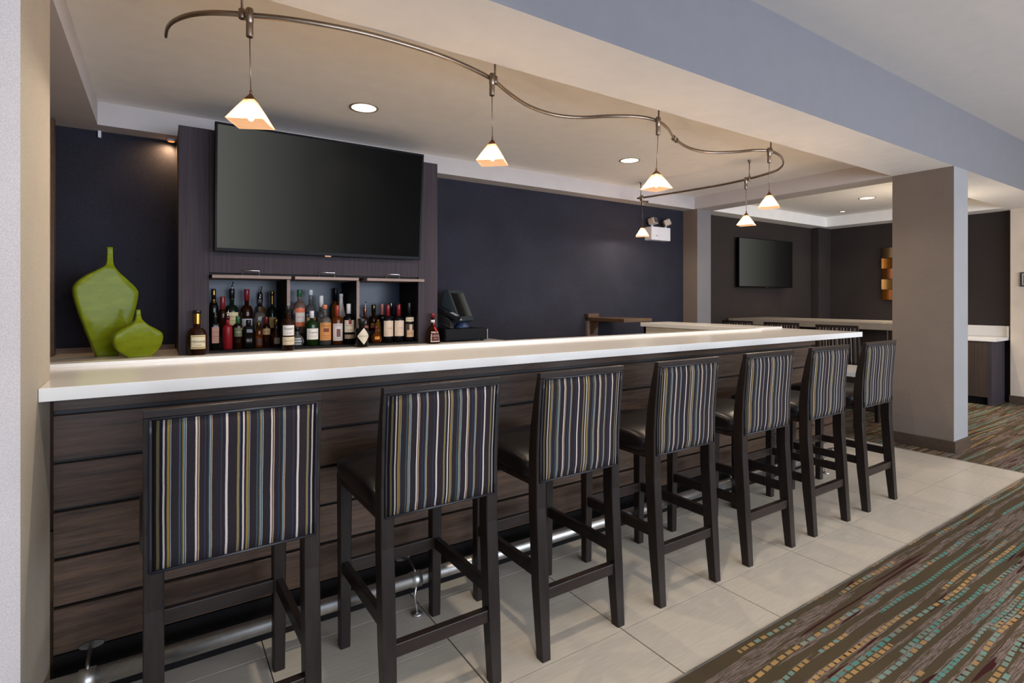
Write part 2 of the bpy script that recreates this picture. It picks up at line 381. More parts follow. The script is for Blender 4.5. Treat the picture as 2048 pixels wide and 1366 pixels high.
w = struct(MB().box(-4.16, -4.1, -3.5, -3.44, .45, 2.75).box(-4.16, -4.1, .24, .3, .45, 2.75).box(-4.16, -4.1, -3.44, .24, .45, .51).box(-4.16, -4.1, -3.44, .24, 2.69, 2.75).build('window_5', M['white_plastic']))
# near column at the end of the bar, rear column behind the return
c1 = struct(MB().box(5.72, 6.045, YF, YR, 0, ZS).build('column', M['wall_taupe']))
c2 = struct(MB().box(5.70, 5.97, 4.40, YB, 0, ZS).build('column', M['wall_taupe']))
def face_front(o, m):      # window light on the faces toward the main room, painted as paler colour
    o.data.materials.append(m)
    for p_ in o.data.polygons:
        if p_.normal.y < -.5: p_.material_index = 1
face_front(pl, fabric_wall('pillar_wallcovering_lit_tone', (198, 186, 180), .06))
_pg = fabric_wall('column_wallcovering_lit_tone', (148, 146, 145), .06); face_front(c1, _pg); face_front(c2, fabric_wall('rear_column_wallcovering_lit_tone', (128, 124, 124), .06))
bb = MB().box(5.705, 6.06, YF-.016, YR+.016, 0, .10, bev=.003); bb.build('baseboard', M['base'], c1)
# ceilings
struct(MB().box(-.7, 9.3, YR, YB+.12, ZC, ZC+.05).build('ceiling', M['paint']))
struct(MB().box(-4.2, 9.32, -4.72, YF, ZM, ZM+.05).build('ceiling_main_room', M['paint_main']))
bm_ = struct(MB().box(-4.2, 9.1, YF, YR, ZS, ZM+.05).build('beam', M['fascia_shade']))
bm_.data.materials.append(M['paint'])      # fascia colour darkened for its dimmer light, other faces keep ceiling paint
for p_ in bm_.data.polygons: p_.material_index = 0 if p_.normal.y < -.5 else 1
struct(MB().box(5.71, 6.0, YR, 4.46, ZS, ZC).build('beam', M['soffit_dimmed']))
struct(MB().box(-.577, 5.71, YS, YB, ZS, ZC).build('soffit', M['soffit_dimmed']))
struct(MB().box(6.0, 9.2, 4.39, YB, ZS, ZC).build('soffit', M['paint']))
struct(MB().box(8.86, 9.2, YR, 4.39, ZS, ZC).build('soffit', M['paint']))
struct(MB().box(-.577, -.344, 2.25, YS, ZS, ZC).build('soffit', M['soffit_dimmed']))
struct(MB().box(9.084, 9.1, -4.5, YR+.01, 0, .10, bev=.003).build('baseboard_right', M['base']))

# ------------------------------------------------------------------ bar counter
YPL = 2.27; XE = 4.41
bar = thing('bar_counter', 'long bar counter front clad in dark horizontal planks above a black kickboard', 'bar counter', (0, 0, 0))
for k in range(5):
    z0 = .168+.158*k; MB().box(-.29, XE, YPL, YPL+.02, z0, z0+.146, bev=.0015, seg=1).build('plank', M['plank'], bar)
MB().box(-.29, XE, YPL, YPL+.02, .962, 1.027, bev=.0015, seg=1).build('header_board', M['plank'], bar)
B('kickboard', M['black_kick'], bar, -.29, XE, YPL+.004, YPL+.03, 0, .162)
B('backing_panel', M['black'], bar, -.29, XE, YPL+.03, YPL+.06, 0, 1.027)
B('inner_panel', pc((206, 198, 178)), bar, -.29, 4.27, 2.58, 2.60, 0, 1.027)
B('return_panel', pc((206, 198, 178)), bar, 4.27, 4.29, 2.58, 3.97, 0, 1.041)
B('return_cladding', M['plank'], bar, 4.39, XE, YPL+.06, 3.97, 0, 1.041)
B('end_post', M['espresso'], bar, 4.27, 4.39, 3.94, 3.97, 0, 1.041)
top = MB().prism([(-.294, 2.045), (4.69, 2.045), (4.69, 2.70), (-.576, 2.70), (-.576, 2.252), (-.294, 2.252)], 1.0275, 1.067, 'z', bev=.0015).build('bar_worktop', M['quartz'])
tag(top, 'long white quartz worktop running along the bar front from pillar to corner', 'countertop')
B('raised_lip', M['quartz'], top, -.576, 4.25, 2.63, 2.70, 1.0672, 1.081)
ret = MB().box(4.25, 4.69, 2.705, 4.0, 1.041, 1.081, bev=.002, seg=1).build('return_worktop', M['quartz'])
tag(ret, 'short white quartz worktop turning from the bar corner toward the back wall', 'countertop')
fl = thing('flap_counter', 'brown wooden flap shelf bridging the worktop end and the dark back wall', 'counter flap', (4.2, 4.3, 0))
B('flap_board', M['oak_trim'], fl, -.17, .25, -.28, .31, 1.085, 1.122, bev=.002)
B('wall_block', M['oak_trim'], fl, -.19, -.03, .25, .315, 1.122, 1.166, bev=.002)
B('wall_post', M['laminate_h'], fl, -.18, -.02, .28, .315, .0, 1.084)
MB().prism([(.28, .93), (.28, 1.084), (.16, 1.084)], -.14, -.10).build('bracket', M['oak_trim'], fl)
# foot rail
fr = thing('foot_rail', 'polished steel foot rail running low along the plank bar front', 'foot rail', (0, 2.127, 0))
MB().tube([(-.29, 0, .14), (4.34, 0, .14)], .028, 20).build('rail', M['steel'], fr)
ec = MB().lathe([(.0001, -.045), (.018, -.04), (.028, -.02), (.029, 0), (.026, .012), (.031, .014), (.031, .03)], n=20)
ec = ec.build('end_cap', M['chrome'], fr); ec.location = (4.38, 0, .14); ec.rotation_euler = (0, -PI/2, 0)
for x, fl_ in ((-.19, 0), (.905, 1), (2.0, 1), (3.1, 1), (4.25, 1)):
    MB().tube([(x-.022, 0, .14), (x+.022, 0, .14)], .032, 20).build('clamp', M['steel'], fr)
    b = MB(); b.tube([(x, .0, .168), (x, .02, .182), (x, .08, .19), (x, .139, .174)], .006, 8)
    n_ = 20; b.prism([(x+.034*math.cos(2*PI*q/n_), .174+.0125*math.sin(2*PI*q/n_)) for q in range(n_)], .136, .1428, 'y')
    for sx in (-.021, .021): b.tube([(x+sx, .1365, .174), (x+sx, .1342, .174)], .0045, 8)
    b.build('wall_bracket', M['dull_steel'], fr)
    if fl_:
        MB().tube([(x, -.01, .115), (x-.004, -.004, .07), (x, -.02, .006)], .005, 8).lathe([(.024, 0), (.022, .006), (.008, .009)], (x, -.02, .0005), 20).build('floor_stay', M['steel'], fr)

# ------------------------------------------------------------------ bar stools
def post_prof(dz=0):
    rear = [(-.257, 0), (-.240, .25), (-.224, .55), (-.226, .80), (-.238, .95), (-.249, 1.04)]
    front = [(-.226, 1.04), (-.206, .97), (-.184, .86), (-.170, .74), (-.170, .55), (-.190, .25), (-.217, 0)]
    return rear+front
def make_stool():
    t = thing('bar_stool', '', 'bar stool')
    for sx in (-1, 1):
        xo, xi = sx*.2125, sx*.1675
        b = MB(); R = [(-.257, -.217, 0, .003), (-.240, -.190, .25, 0), (-.224, -.170, .55, 0), (-.224, -.170, .74, 0), (-.230, -.184, .86, 0), (-.240, -.206, .97, 0), (-.2472, -.222, 1.034, 0)]
        b.loft([[(xo-sx*e, y0, z), (xo-sx*e, y1, z), (xi+sx*e, y1, z), (xi+sx*e, y0, z)] for y0, y1, z, e in R])
        bmesh.ops.bevel(b.bm, geom=[e for e in b.bm.edges if abs((e.verts[0].co-e.verts[1].co).z) > .02], offset=.003, segments=1, affect='EDGES')
        b.build('rear_leg', M['espresso'], t)
        b = MB(); b.loft([[(sx*.2085, .222, 0), (sx*.2085, .260, 0), (sx*.1705, .260, 0), (sx*.1705, .222, 0)], [(sx*.2125, .212, .66), (sx*.2125, .262, .66), (sx*.1665, .262, .66), (sx*.1665, .212, .66)]])
        bmesh.ops.bevel(b.bm, geom=[e for e in b.bm.edges if abs((e.verts[0].co-e.verts[1].co).z) > .02], offset=.003, segments=1, affect='EDGES')
        b.build('front_leg', M['espresso'], t)
        b = MB(); x0, x1 = sorted((sx*.179, sx*.201)); b.prism([(-.188, .285), (-.188, .331), (.224, .331), (.224, .285)], x0, x1, bev=.002); b.build('side_stretcher', M['espresso'], t)
    B('rear_stretcher', M['espresso_h'], t, -.17, .17, -.234, -.205, .208, .25, bev=.002)
    B('front_stretcher', M['espresso_h'], t, -.17, .17, .222, .246, .285, .33, bev=.002)
    MB().prism([(-.2472, 1.0345), (-.2492, 1.055), (-.226, 1.055), (-.222, 1.0345)], -.2125, .2125, bev=.002).build('top_rail', M['espresso_h'], t)
    B('seat_frame', M['espresso_h'], t, -.205, .205, -.166, .25, .625, .66, bev=.002)
    # crowned leather seat
    b = MB(); n = 14
    def h(u, v): return .748-.012*(u**4+v**4)-.010*(u*u+v*v)*.6
    g = {}
    for i in range(n+1):
        for j in range(n+1):
            u, v = -1+2*i/n, -1+2*j/n; rx = .217-.010*abs(v)**8; ry = .222-.010*abs(u)**8
            g[i, j] = b.bm.verts.new((u*rx, .045+v*ry, h(u, v)))
    for i in range(n):
        for j in range(n):
            f = b.bm.faces.new([g[i, j], g[i+1, j], g[i+1, j+1], g[i, j+1]]); f.smooth = True
    loop = [g[i, 0] for i in range(n)]+[g[n, j] for j in range(n)]+[g[i, n] for i in range(n, 0, -1)]+[g[0, j] for j in range(n, 0, -1)]
    prev = loop
    for z, k in ((.712, 1.018), (.675, 1.016), (.652, .985)):
        cur = [b.bm.verts.new((v.co.x*k, .045+(v.co.y-.045)*k, z)) for v in loop]
        for a in range(len(loop)):
            f = b.bm.faces.new([prev[a], cur[a], cur[(a+1) % len(loop)], prev[(a+1) % len(loop)]]); f.smooth = True
        prev = cur
    b.bm.faces.new(prev[::-1]); b.build('seat', M['leather'], t)
    # upholstered panel of the back, padded on both faces
    b = MB(); n = 8; m = 10; zs = [.648+(1.032-.648)*k/m for k in range(m+1)]
    def yr(z):
        for (ya, za), (yb, zb) in zip([(-.224, .55), (-.226, .80), (-.238, .95), (-.249, 1.055)], [(-.226, .80), (-.238, .95), (-.249, 1.055), (-.249, 1.1)]):
            if za <= z <= zb: return ya+(yb-ya)*(z-za)/(zb-za)
        return -.249
    def grid(off, bulge, wd):
        gg = []
        for k, z in enumerate(zs):
            row = []
            for i in range(n+1):
                u = -1+2*i/n; w = -1+2*k/m; e = (1-abs(u)**6)*(1-abs(w)**6)
                row.append(b.bm.verts.new((u*wd, yr(z)+off+bulge*e, z)))
            gg.append(row)
        for k in range(m):
            for i in range(n):
                f = b.bm.faces.new([gg[k][i], gg[k][i+1], gg[k+1][i+1], gg[k+1][i]]); f.smooth = True
        return gg
    R = grid(-.0008, -.011, .196); Fq = grid(.030, .016, .164)
    def ring(gg): return [gg[0][i] for i in range(n)]+[gg[k][n] for k in range(m)]+[gg[m][i] for i in range(n, 0, -1)]+[gg[k][0] for k in range(m, 0, -1)]
    a, c_ = ring(R), ring(Fq)
    for q in range(len(a)): b.bm.faces.new([a[q], a[(q+1) % len(a)], c_[(q+1) % len(a)], c_[q]])
    b.build('backrest', M['fabric'], t)
    b = MB(); pts = [(x, yr(.648)-.002, .648) for x in (-.197, 0, .197)]; b.tube(pts, .0042, 8)
    for sx in (-1, 1): b.tube([(sx*.197, yr(z)-.002, z) for z in zs], .0042, 8)
    b.tube([(x, yr(1.032)-.002, 1.032) for x in (-.197, 0, .197)], .0042, 8); b.build('piping', M['piping'], t)
    return t
stool0 = make_stool()
order = ['nearest the big left pillar, first of the row', 'second from the big left pillar', 'third from the big left pillar', 'middle one of the row of seven', 'third from the far end of the row', 'second from the far end of the row', 'last at the far end']
XS = [.172, .780, 1.372, 2.0, 2.645, 3.252, 3.888]; RZ = [1.2, .3, .4, .3, -.4, .2, .3]
for i in range(7):
    s = stool0 if i == 0 else copy_tree(stool0)
    s.location = (XS[i], 1.829, 0); s.rotation_euler = (0, 0, math.radians(RZ[i]))
    tag(s, 'striped-back bar stool at the plank bar, '+order[i], 'bar stool', 'bar stools along the plank bar front')
for i, (y, x, lab) in enumerate(((2.86, 6.215, 'nearest the bar worktop corner'), (3.55, 6.36, 'middle of three'), (4.15, 6.40, 'farthest, by the rear column'))):
    s = copy_tree(stool0); s.location = (x, y, 0); s.rotation_euler = (0, 0, -PI/2)
    tag(s, 'shaded striped-back stool at the near side of the communal table, '+lab, 'bar stool', 'stools at the communal table')
s = copy_tree(stool0); s.location = (7.85, 3.2, 0); s.rotation_euler = (0, 0, PI/2)
tag(s, 'striped-back stool on the far side of the communal table by the right column', 'bar stool', 'stools at the communal table')

# ------------------------------------------------------------------ back bar: counter, tower, doors
ZB = .965
bc = thing('back_counter', 'low pale stone counter along the back wall under the bottle cabinet', 'counter', (0, 0, 0))
B('worktop', M['quartz'], bc, -.575, 2.545, 3.99, YB-.001, ZB-.04, ZB, bev=.002)
B('cabinet_body', M['laminate'], bc, -.575, 2.52, 4.03, YB-.002, 0, ZB-.041)
B('backsplash', M['laminate_h'], bc, -.575, .09, YB-.015, YB-.001, ZB+.0005, ZB+.035)
tw = thing('bottle_cabinet', 'tall grey-brown laminate cabinet with open bottle bays below the large television', 'cabinet', (0, 0, 0))
TY = 4.10; X0, X1 = .10, 1.935
B('side_panel', M['laminate'], tw, X0, X0+.02, TY+.001, YB-.001, ZB+.001, 2.455)
B('side_panel', M['laminate'], tw, X1-.02, X1, TY+.001, YB-.001, ZB+.001, 2.455)
B('stile', M['laminate'], tw, X0, .272, TY-.018, TY, ZB+.001, 2.455, bev=.001)
B('stile', M['laminate'], tw, 1.765, X1, TY-.018, TY, ZB+.001, 2.455, bev=.001)
B('face_panel', M['laminate'], tw, .273, 1.764, TY-.016, TY, 1.505, 2.455, bev=.001)
B('top_panel', M['laminate'], tw, X0+.02, X1-.02, TY+.001, YS-.001, 2.43, 2.455)
B('bay_back', M['interior'], tw, .25, 1.79, 4.50, 4.515, ZB+.001, 1.505)
B('bay_top', M['interior_d'], tw, .252, 1.785, TY+.001, 4.499, 1.49, 1.504)
B('bay_floor', M['interior_d'], tw, .273, 1.764, TY-.012, 4.499, ZB+.001, ZB+.015)
B('bay_riser', M['interior_d'], tw, .273, 1.764, 4.285, 4.499, ZB+.016, ZB+.10)
for a, bx in ((.25, .272), (1.765, 1.785)): B('bay_side', M['interior_d'], tw, a, bx, TY+.001, 4.499, ZB+.016, 1.489)
for x in (.758, 1.258): B('divider', M['interior_d'], tw, x, x+.022, TY-.008, 4.498, ZB+.0155, 1.467); B('divider_edge', M['door_edge'], tw, x, x+.022, TY-.016, TY-.0085, ZB+.0155, 1.467)
for (a, bx, h0, h1) in ((.286, .775, .469, .571), (.800, 1.256, .973, 1.081), (1.32, 1.79, 1.479, 1.582)):
    d = MB().box(a, bx, 4.02, 4.42, 1.468, 1.4885, bev=.001, seg=1).build('flip_up_door', M['door_edge'], tw)
    MB().tube([(h0, 4.04, 1.489), (h0, 4.04, 1.522), (h1, 4.04, 1.522), (h1, 4.04, 1.489)], .0032, 8).build('handle', M['chrome'], d)
# puck lamp under the soffit beside the tower
pk = thing('puck_light', 'small puck lamp under the soffit beside the tall cabinet, washing the wall', 'lamp', (.068, 4.575, ZS))
MB().lathe([(.026, -.014), (.028, -.010), (.028, -.0005)], n=20).build('housing', M['white_plastic'], pk)
MB().lathe([(.020, -.0175), (.020, -.0145)], n=20).build('lens', M['lens_warm'], pk)
spot('puck_lamp', (.068, 4.575, ZS-.025), 17, (1, .60, .28), 2.7, .9, .02, (-.12, 4.62, 1.9))
cl = MB().box(-.354, -.336, 4.598, 4.6195, 2.43, 2.4765, bev=.003).build('cable_clip', M['white_plastic']); tag(cl, 'small white clip where the left soffit meets the dark wall', 'clip')

# ------------------------------------------------------------------ televisions
def tv(name, label, W, H, loc, rx, rz, scr, T=.045, e=.016):
    t = thing(name, label, 'television', loc, rz); t.rotation_euler = (rx, 0, rz)
    MB().box(-W/2, W/2, -T, 0, 0, H, bev=.004).build('housing', M['gloss_black'], t)
    B('screen', scr, t, -W/2+e, W/2-e, -T-.0015, -T, e*1.6, H-e)
    B('sensor', M['bronze'], t, -.022, .022, -T-.004, -T+.01, -.006, .004, bev=.001)
    B('wall_mount', M['black'], t, -.2, .2, .0005, .055, H*.35, H*.65)
    return t
tv('television', 'large black flat television tilted forward above the bottle bays', 1.447, .832, (1.018, 4.03, 1.643), math.radians(4.8), 0, M['screen'])
tv('television', 'smaller black flat television on the dark wall beyond the rear column', 1.25, .70, (7.41, 4.55, 1.50), 0, math.radians(-3), M['screen_small'], e=.009)

# ------------------------------------------------------------------ vases
def spline(pts, k=6):
    out = []
    n = len(pts)
    for i in range(n-1):
        p0, p1, p2, p3 = [Vector(pts[max(0, min(n-1, i+j))]) for j in (-1, 0, 1, 2)]
        for s in range(k):
            u = s/k; out.append(.5*((2*p1)+(-p0+p2)*u+(2*p0-5*p1+4*p2-p3)*u*u+(-p0+3*p1-3*p2+p3)*u**3))
    out.append(Vector(pts[-1])); return [(v.x, v.y) for v in out]
def vase(name, label, L, Rr, T, loc, rz):
    """L, Rr: left and right outline (x,z) bottom to top"""
    t = thing(name, label, 'vase', loc, rz, 'green ceramic vases')
    l = spline(L); r = spline(Rr); n = len(l); b = MB(); rows = []
    prof = [(0, -1), (.6, -1), (.89, -.99), (.945, -.93), (.985, -.76), (1, -.45), (1, .45), (.985, .76), (.945, .93), (.89, .99), (.6, 1), (0, 1)]
    for (lx, lz), (rx_, rz_) in zip(l, r):
        cx = (lx+rx_)/2; hw = (rx_-lx)/2; th = min(T/2, hw); row = []; z = (lz+rz_)/2
        ring = [(cx+hw*a, th*c_) for a, c_ in prof]+[(cx-hw*a, th*c_) for a, c_ in prof[-2:0:-1]]
        for k, (x, y) in enumerate(ring):
            f = (x-cx)/hw*.5+.5; row.append(b.bm.verts.new((x, y, lz+(rz_-lz)*f)))
        rows.append(row)
    for A, C in zip(rows, rows[1:]):
        for k in range(len(A)):
            f = b.bm.faces.new([A[k], A[(k+1) % len(A)], C[(k+1) % len(A)], C[k]]); f.smooth = True
    b.bm.faces.new(rows[0][::-1]); b.bm.faces.new(rows[-1]); b.build('body', M['vase'], t)
    x0, x1 = l[-1][0], r[-1][0]
    MB().lathe([((x1-x0)/2*1.12, 0), ((x1-x0)/2*1.12, .008), ((x1-x0)/2*.7, .008), ((x1-x0)/2*.65, -.004)], ((x0+x1)/2, 0, l[-1][1]-.003), 20).build('lip', M['vase'], t)
    return t
k = .653/1110*1.0
def P(px, x0, base): return [((x-x0)*.00053, (base-y)*.00062) for x, y in px]
b1 = 1283; xo = 610
vase('vase', 'tall lime green flat-sided vase with a slim neck, larger of the pair', P([(475, b1), (395, 1075), (310, 840), (262, 660), (268, 560), (360, 470), (510, 385), (570, 340), (582, 270), (583, 170)], xo, b1),
     P([(690, b1), (790, 1075), (862, 840), (900, 660), (878, 585), (780, 490), (690, 410), (650, 350), (642, 270), (641, 170)], xo, b1), .07, (-.272, 4.30, ZB+.001), math.radians(17))
b2 = 1280; xo = 960
vase('vase', 'squat lime green oval vase with a short neck, smaller of the pair', P([(850, b2), (755, 1210), (712, 1130), (720, 1060), (780, 1010), (870, 965), (925, 920), (942, 870), (946, 812)], xo, b2),
     P([(1095, b2), (1180, 1200), (1215, 1110), (1205, 1050), (1150, 1010), (1060, 960), (1005, 910), (990, 865), (986, 812)], xo, b2), .065, (-.118, 4.12, ZB+.001), math.radians(15))

# ------------------------------------------------------------------ bottles
def bottle(label, X, Y, z0, R, ztop, col, cap, shoulder=.60, neck=.30, nr=.30, sq=0, ky=1.0, labels=(), capfrac=.22, pourer=False, capr=1.12, shape='std', foil=None, name='bottle', rz=0):
    H = ztop-z0
    if pourer: H -= .055
    t = thing(name, label, 'bottle', (X, Y, z0), rz, 'bottles in the back bar')
    r = R*nr; zs = H*shoulder; zn = H*(shoulder+neck*.45); zc = H*(1-capfrac*.55)
    if shape == 'std': pr = [(R*.86, 0), (R, .006), (R, zs)]+[(r+(R-r)*math.cos(a*PI/2)**.9 if a < 1 else r, zs+(zn-zs)*math.sin(a*PI/2)) for a in (.25, .5, .7, .85, 1)]+[(r, zc), (r*1.15, zc+.002), (r*1.15, H-.004), (r*.9, H-.003)]
    elif shape == 'cone': pr = [(R*.9, 0), (R, .006), (R, zs*.8), (R*.86, zs), (r*1.25, zn+.03), (r, zc), (r, H-.003)]
    elif shape == 'round': pr = [(R*.7, 0), (R*.9, .012), (R, H*.2), (R*.97, H*.34), (R*.80, H*.47), (R*.5, H*.56), (r*1.1, H*.64), (r, H*.74), (r, H-.003)]
    elif shape == 'flare': pr = [(R*1.0, 0), (R*1.03, .006), (R, H*.12), (R*.86, H*.36), (R*.62, H*.5), (r*1.15, H*.62), (r, H*.76), (r, H-.003)]
    elif shape == 'egg': pr = [(R*.6, 0), (R*.9, H*.15), (R, H*.4), (R*.92, H*.65), (R*.6, H*.86), (r, H*.95), (r, H-.002)]
    MB().lathe(pr, n=28, sq=sq, ky=ky).build('glass_body', G[col], t)
    def rad(z):
        for (a, za), (b_, zb) in zip(pr, pr[1:]):
            if za <= z <= zb and zb > za: return a+(b_-a)*(z-za)/(zb-za)
        return R
    if cap is not None:
        cz = H*(1-capfrac); MB().lathe([(r*capr*1.08, cz), (r*capr*1.08, H-.001), (r*capr, H+.002)], n=18).build('cap', cap, t)
    if foil is not None:
        MB().lathe([(rad(H*f)*1.05+.0006, H*f) for f in (.70, .76, .82, .90, .96)], n=18, cap=False).build('foil', foil, t)
    if pourer:
        MB().tube([(0, 0, H), (0, 0, H+.014), (.003, 0, H+.03), (.009, 0, H+.055)], [.011, .006, .004, .003], 8).build('pourer', M['chrome'], t)
    for li, lb in enumerate(labels):
        lift = .0012+.0005*li
        f0, f1, ang, c_, txt, tc, ts = lb[:7]
        za, zb = H*f0, H*f1; b = MB(); m = 8; rows = []
        for zz in (za, (za+zb)/2, zb):
            row = []
            for i in range(m+1):
                a = -ang+2*ang*i/m
                g = 1.0
                ca, sa = math.sin(a), -math.cos(a)
                if sq: g = (abs(ca)**sq+abs(sa)**sq)**(-1/sq)
                rr = (rad(zz)+lift)*g; row.append(b.bm.verts.new((rr*ca, rr*sa*ky-.0003, zz)))
            rows.append(row)
        for A, C in zip(rows, rows[1:]):
            for i in range(m):
                f = b.bm.faces.new([A[i], A[i+1], C[i+1], C[i]]); f.smooth = True
        lo = b.build('paper_label', pc(c_, .6), t)
        for q, (tx, sz, dz) in enumerate(txt if isinstance(txt, list) else ([(txt, ts, 0)] if txt else [])):
            me = text_mesh(tx, sz); zm = (za+zb)/2+dz
            for v in me.vertices:
                a = v.co.x/max(R, .01); z = v.co.y+zm; ca, sa = math.sin(a), -math.cos(a); g = 1.0
                if sq: g = (abs(ca)**sq+abs(sa)**sq)**(-1/sq)
                rr = (rad(z)+lift+.0006)*g; v.co = (rr*ca, rr*sa*ky-.0006, z)
            me.materials.clear(); me.materials.append(pc(tc, .6)); lt = bpy.data.objects.new('lettering', me); COL.objects.link(lt); lt.parent = lo
    return t
CR = (226, 214, 180); WH = (226, 220, 212); INK = (40, 34, 34)
zA = ZB+.001; zF = ZB+.016; zR = ZB+.101
gold = pc((176, 136, 66), .3, 1); blk = pc((18, 17, 18), .4); redc = pc((120, 24, 32), .35); whc = pc((224, 218, 216), .4); cop = pc((206, 120, 84), .35)
grn = pc((40, 90, 52), .4); dgold = pc((128, 100, 52), .35, 1)
# standing on the counter in front of the bays
bottle('rounded cognac bottle with gold neck and framed cream label before the left cabinet stile', .202, 4.035, zA, .056, 1.253, 'dark_amber', blk, .42, .42, .34, ky=.72, capfrac=.07, foil=gold,
       labels=[(.14, .45, .84, (206, 188, 140), '', INK, .01), (.165, .425, .76, (142, 112, 58), '', INK, .01), (.18, .41, .72, CR, [('Hennessy', .022, .004), ('COGNAC', .008, -.022)], INK, .02)], rz=.15)
bottle('dark whisky bottle with two cream labels standing before the first divider', .755, 4.035, zA, .043, 1.279, 'dark_amber', blk, .56, .36, .34, capfrac=.16,
       labels=[(.34, .57, 1.0, WH, [("Dewar's", .021, .012), ('WHITE LABEL', .006, -.018)], INK, .02), (.13, .31, 1.05, (222, 206, 174), 'SCOTCH WHISKY', (120, 90, 50), .007)])
hb = bottle('short black apothecary bottle with a white diamond label before the second divider', 1.280, 4.03, zA, .051, 1.180, 'black', blk, .62, .12, .42, capfrac=.22, labels=[])
# diamond label
b = MB(); RR = .0525; m = 10; rows = []
for i in range(m+1):
    a = -.95+1.9*i/m; hh = .062*(1-abs(a)/.95)+.0008; rows.append([b.bm.verts.new((RR*math.sin(a), -RR*math.cos(a), .083+sz*hh)) for sz in (-1, 1)])
for A, C in zip(rows, rows[1:]): b.bm.faces.new([A[0], C[0], C[1], A[1]])
dl = b.build('paper_label', pc((232, 222, 200), .6), hb)
me = text_mesh("HENDRICK'S", .0135)
for v in me.vertices:
    a = v.co.x/RR; z = .083+v.co.y; v.co = ((RR+.001)*math.sin(a), -(RR+.001)*math.cos(a), z)
me.materials.append(pc((120, 116, 108))); o = bpy.data.objects.new('lettering', me); COL.objects.link(o); o.parent = dl
gm = bottle('flared liqueur bottle with red ribbon and bordered brown label before the right stile', 1.871, 4.035, zA, .058, 1.210, 'dark_amber', redc, nr=.24, shape='flare', capfrac=.13,
       labels=[(.06, .40, .72, WH, '', INK, .01), (.09, .37, .62, (96, 42, 34), [('Cordon Rouge', .0135, .008), ('LIQUEUR', .007, -.014)], WH, .012)])
MB().lathe([(.0165, .17), (.0165, .192)], n=16).build('neck_band', whc, gm)
MB().tube([(.0, -.019, .17), (-.003, -.021, .15), (.002, -.031, .13), (.006, -.046, .11), (.014, -.052, .095)], [.005, .006, .008, .009, .006], 8).build('ribbon', pc((206, 40, 40), .4), gm)
# left bay, front row
bottle('slim dark amaretto bottle with pinkish label at the left edge of the left bay', .317, 4.20, zF, .024, 1.232, 'black', blk, .66, .2, .45, sq=6, capfrac=.3, labels=[(.18, .62, .75, (176, 128, 112), [('ORIGINALE', .008, .02), ('LIQUORE', .008, -.01)], (90, 50, 40), .008)])
bottle('frosted red bottle with white script beside it, second in the left bay', .389, 4.17, zF, .031, 1.263, 'red', pc((60, 12, 20), .3), .66, .2, .38, capfrac=.10, labels=[], pourer=True)
bottle('amber bottle with an olive green label, third in the left bay', .457, 4.20, zF, .029, 1.205, 'dark_amber', grn, .7, .2, .4, labels=[(.38, .66, .95, (96, 100, 72), 'RESERVE', CR, .009)])
bottle('square whiskey bottle, near black, fourth in the left bay front row', .523, 4.19, zF, .033, 1.179, 'black', blk, .74, .14, .42, sq=5, labels=[(.22, .36, .5, (40, 38, 38), 'No. 7', WH, .012)])
bottle('short glowing amber bottle, fifth in the left bay front row', .590, 4.20, zF, .027, 1.159, 'amber', dgold, .66, .2, .4, labels=[(.1, .4, .9, (70, 36, 24), '', INK, .01)])
bottle('small bottle with red cap and beige label, sixth in the left bay', .643, 4.22, zF, .027, 1.198, 'dark_amber', redc, .66, .2, .4, labels=[(.42, .62, 1.0, (172, 140, 100), 'BOURBON', INK, .008)])
bottle('round crown-whisky decanter with dull gold cap at the right of the left bay', .706, 4.19, zF, .040, 1.182, 'dark_amber', dgold, nr=.36, shape='round', ky=.8, labels=[(.12, .34, .5, (112, 100, 84), '', INK, .01)])
# left bay, rear row on the riser
bottle('dark bottle with gold neck at the rear left corner of the left bay', .318, 4.34, zR, .030, 1.399, 'black', blk, .58, .3, .4, foil=dgold, labels=[])
bottle('red wax topped bottle behind the slim dark one in the left bay', .372, 4.32, zR, .026, 1.343, 'dark_amber', redc, .55, .3, .5, capfrac=.42, labels=[])
bottle('green whiskey bottle with cream label and steel pourer in the left bay', .436, 4.37, zR, .044, 1.455, 'dgreen', blk, .52, .3, .34, capfrac=.2, pourer=True, labels=[(.22, .50, 1.1, (214, 196, 150), [('JAMESON', .017, .015), ('IRISH WHISKEY', .007, -.012)], (110, 50, 30), .017)])
bottle('amber bottle with red cap and silver label in the left bay rear row', .530, 4.34, zR, .041, 1.398, 'dark_amber', redc, .5, .34, .36, capfrac=.24, labels=[(.12, .36, .9, (184, 186, 196), '', INK, .01)])
bottle('cut crystal clear decanter with steel pourer in the left bay', .612, 4.31, zR, .038, 1.385, 'clear', blk, .5, .3, .3, sq=4, pourer=True, labels=[])
bottle('orange liqueur bottle with pourer behind the crystal decanter', .638, 4.44, zR, .029, 1.425, 'orange', blk, .55, .3, .4, pourer=True, labels=[])
bottle('dark green sparkling wine bottle with gold foil in the left bay', .705, 4.36, zR, .033, 1.385, 'dgreen', dgold, .46, .4, .36, capfrac=.1, foil=dgold, labels=[(.15, .40, .8, (150, 138, 90), '', INK, .01)])
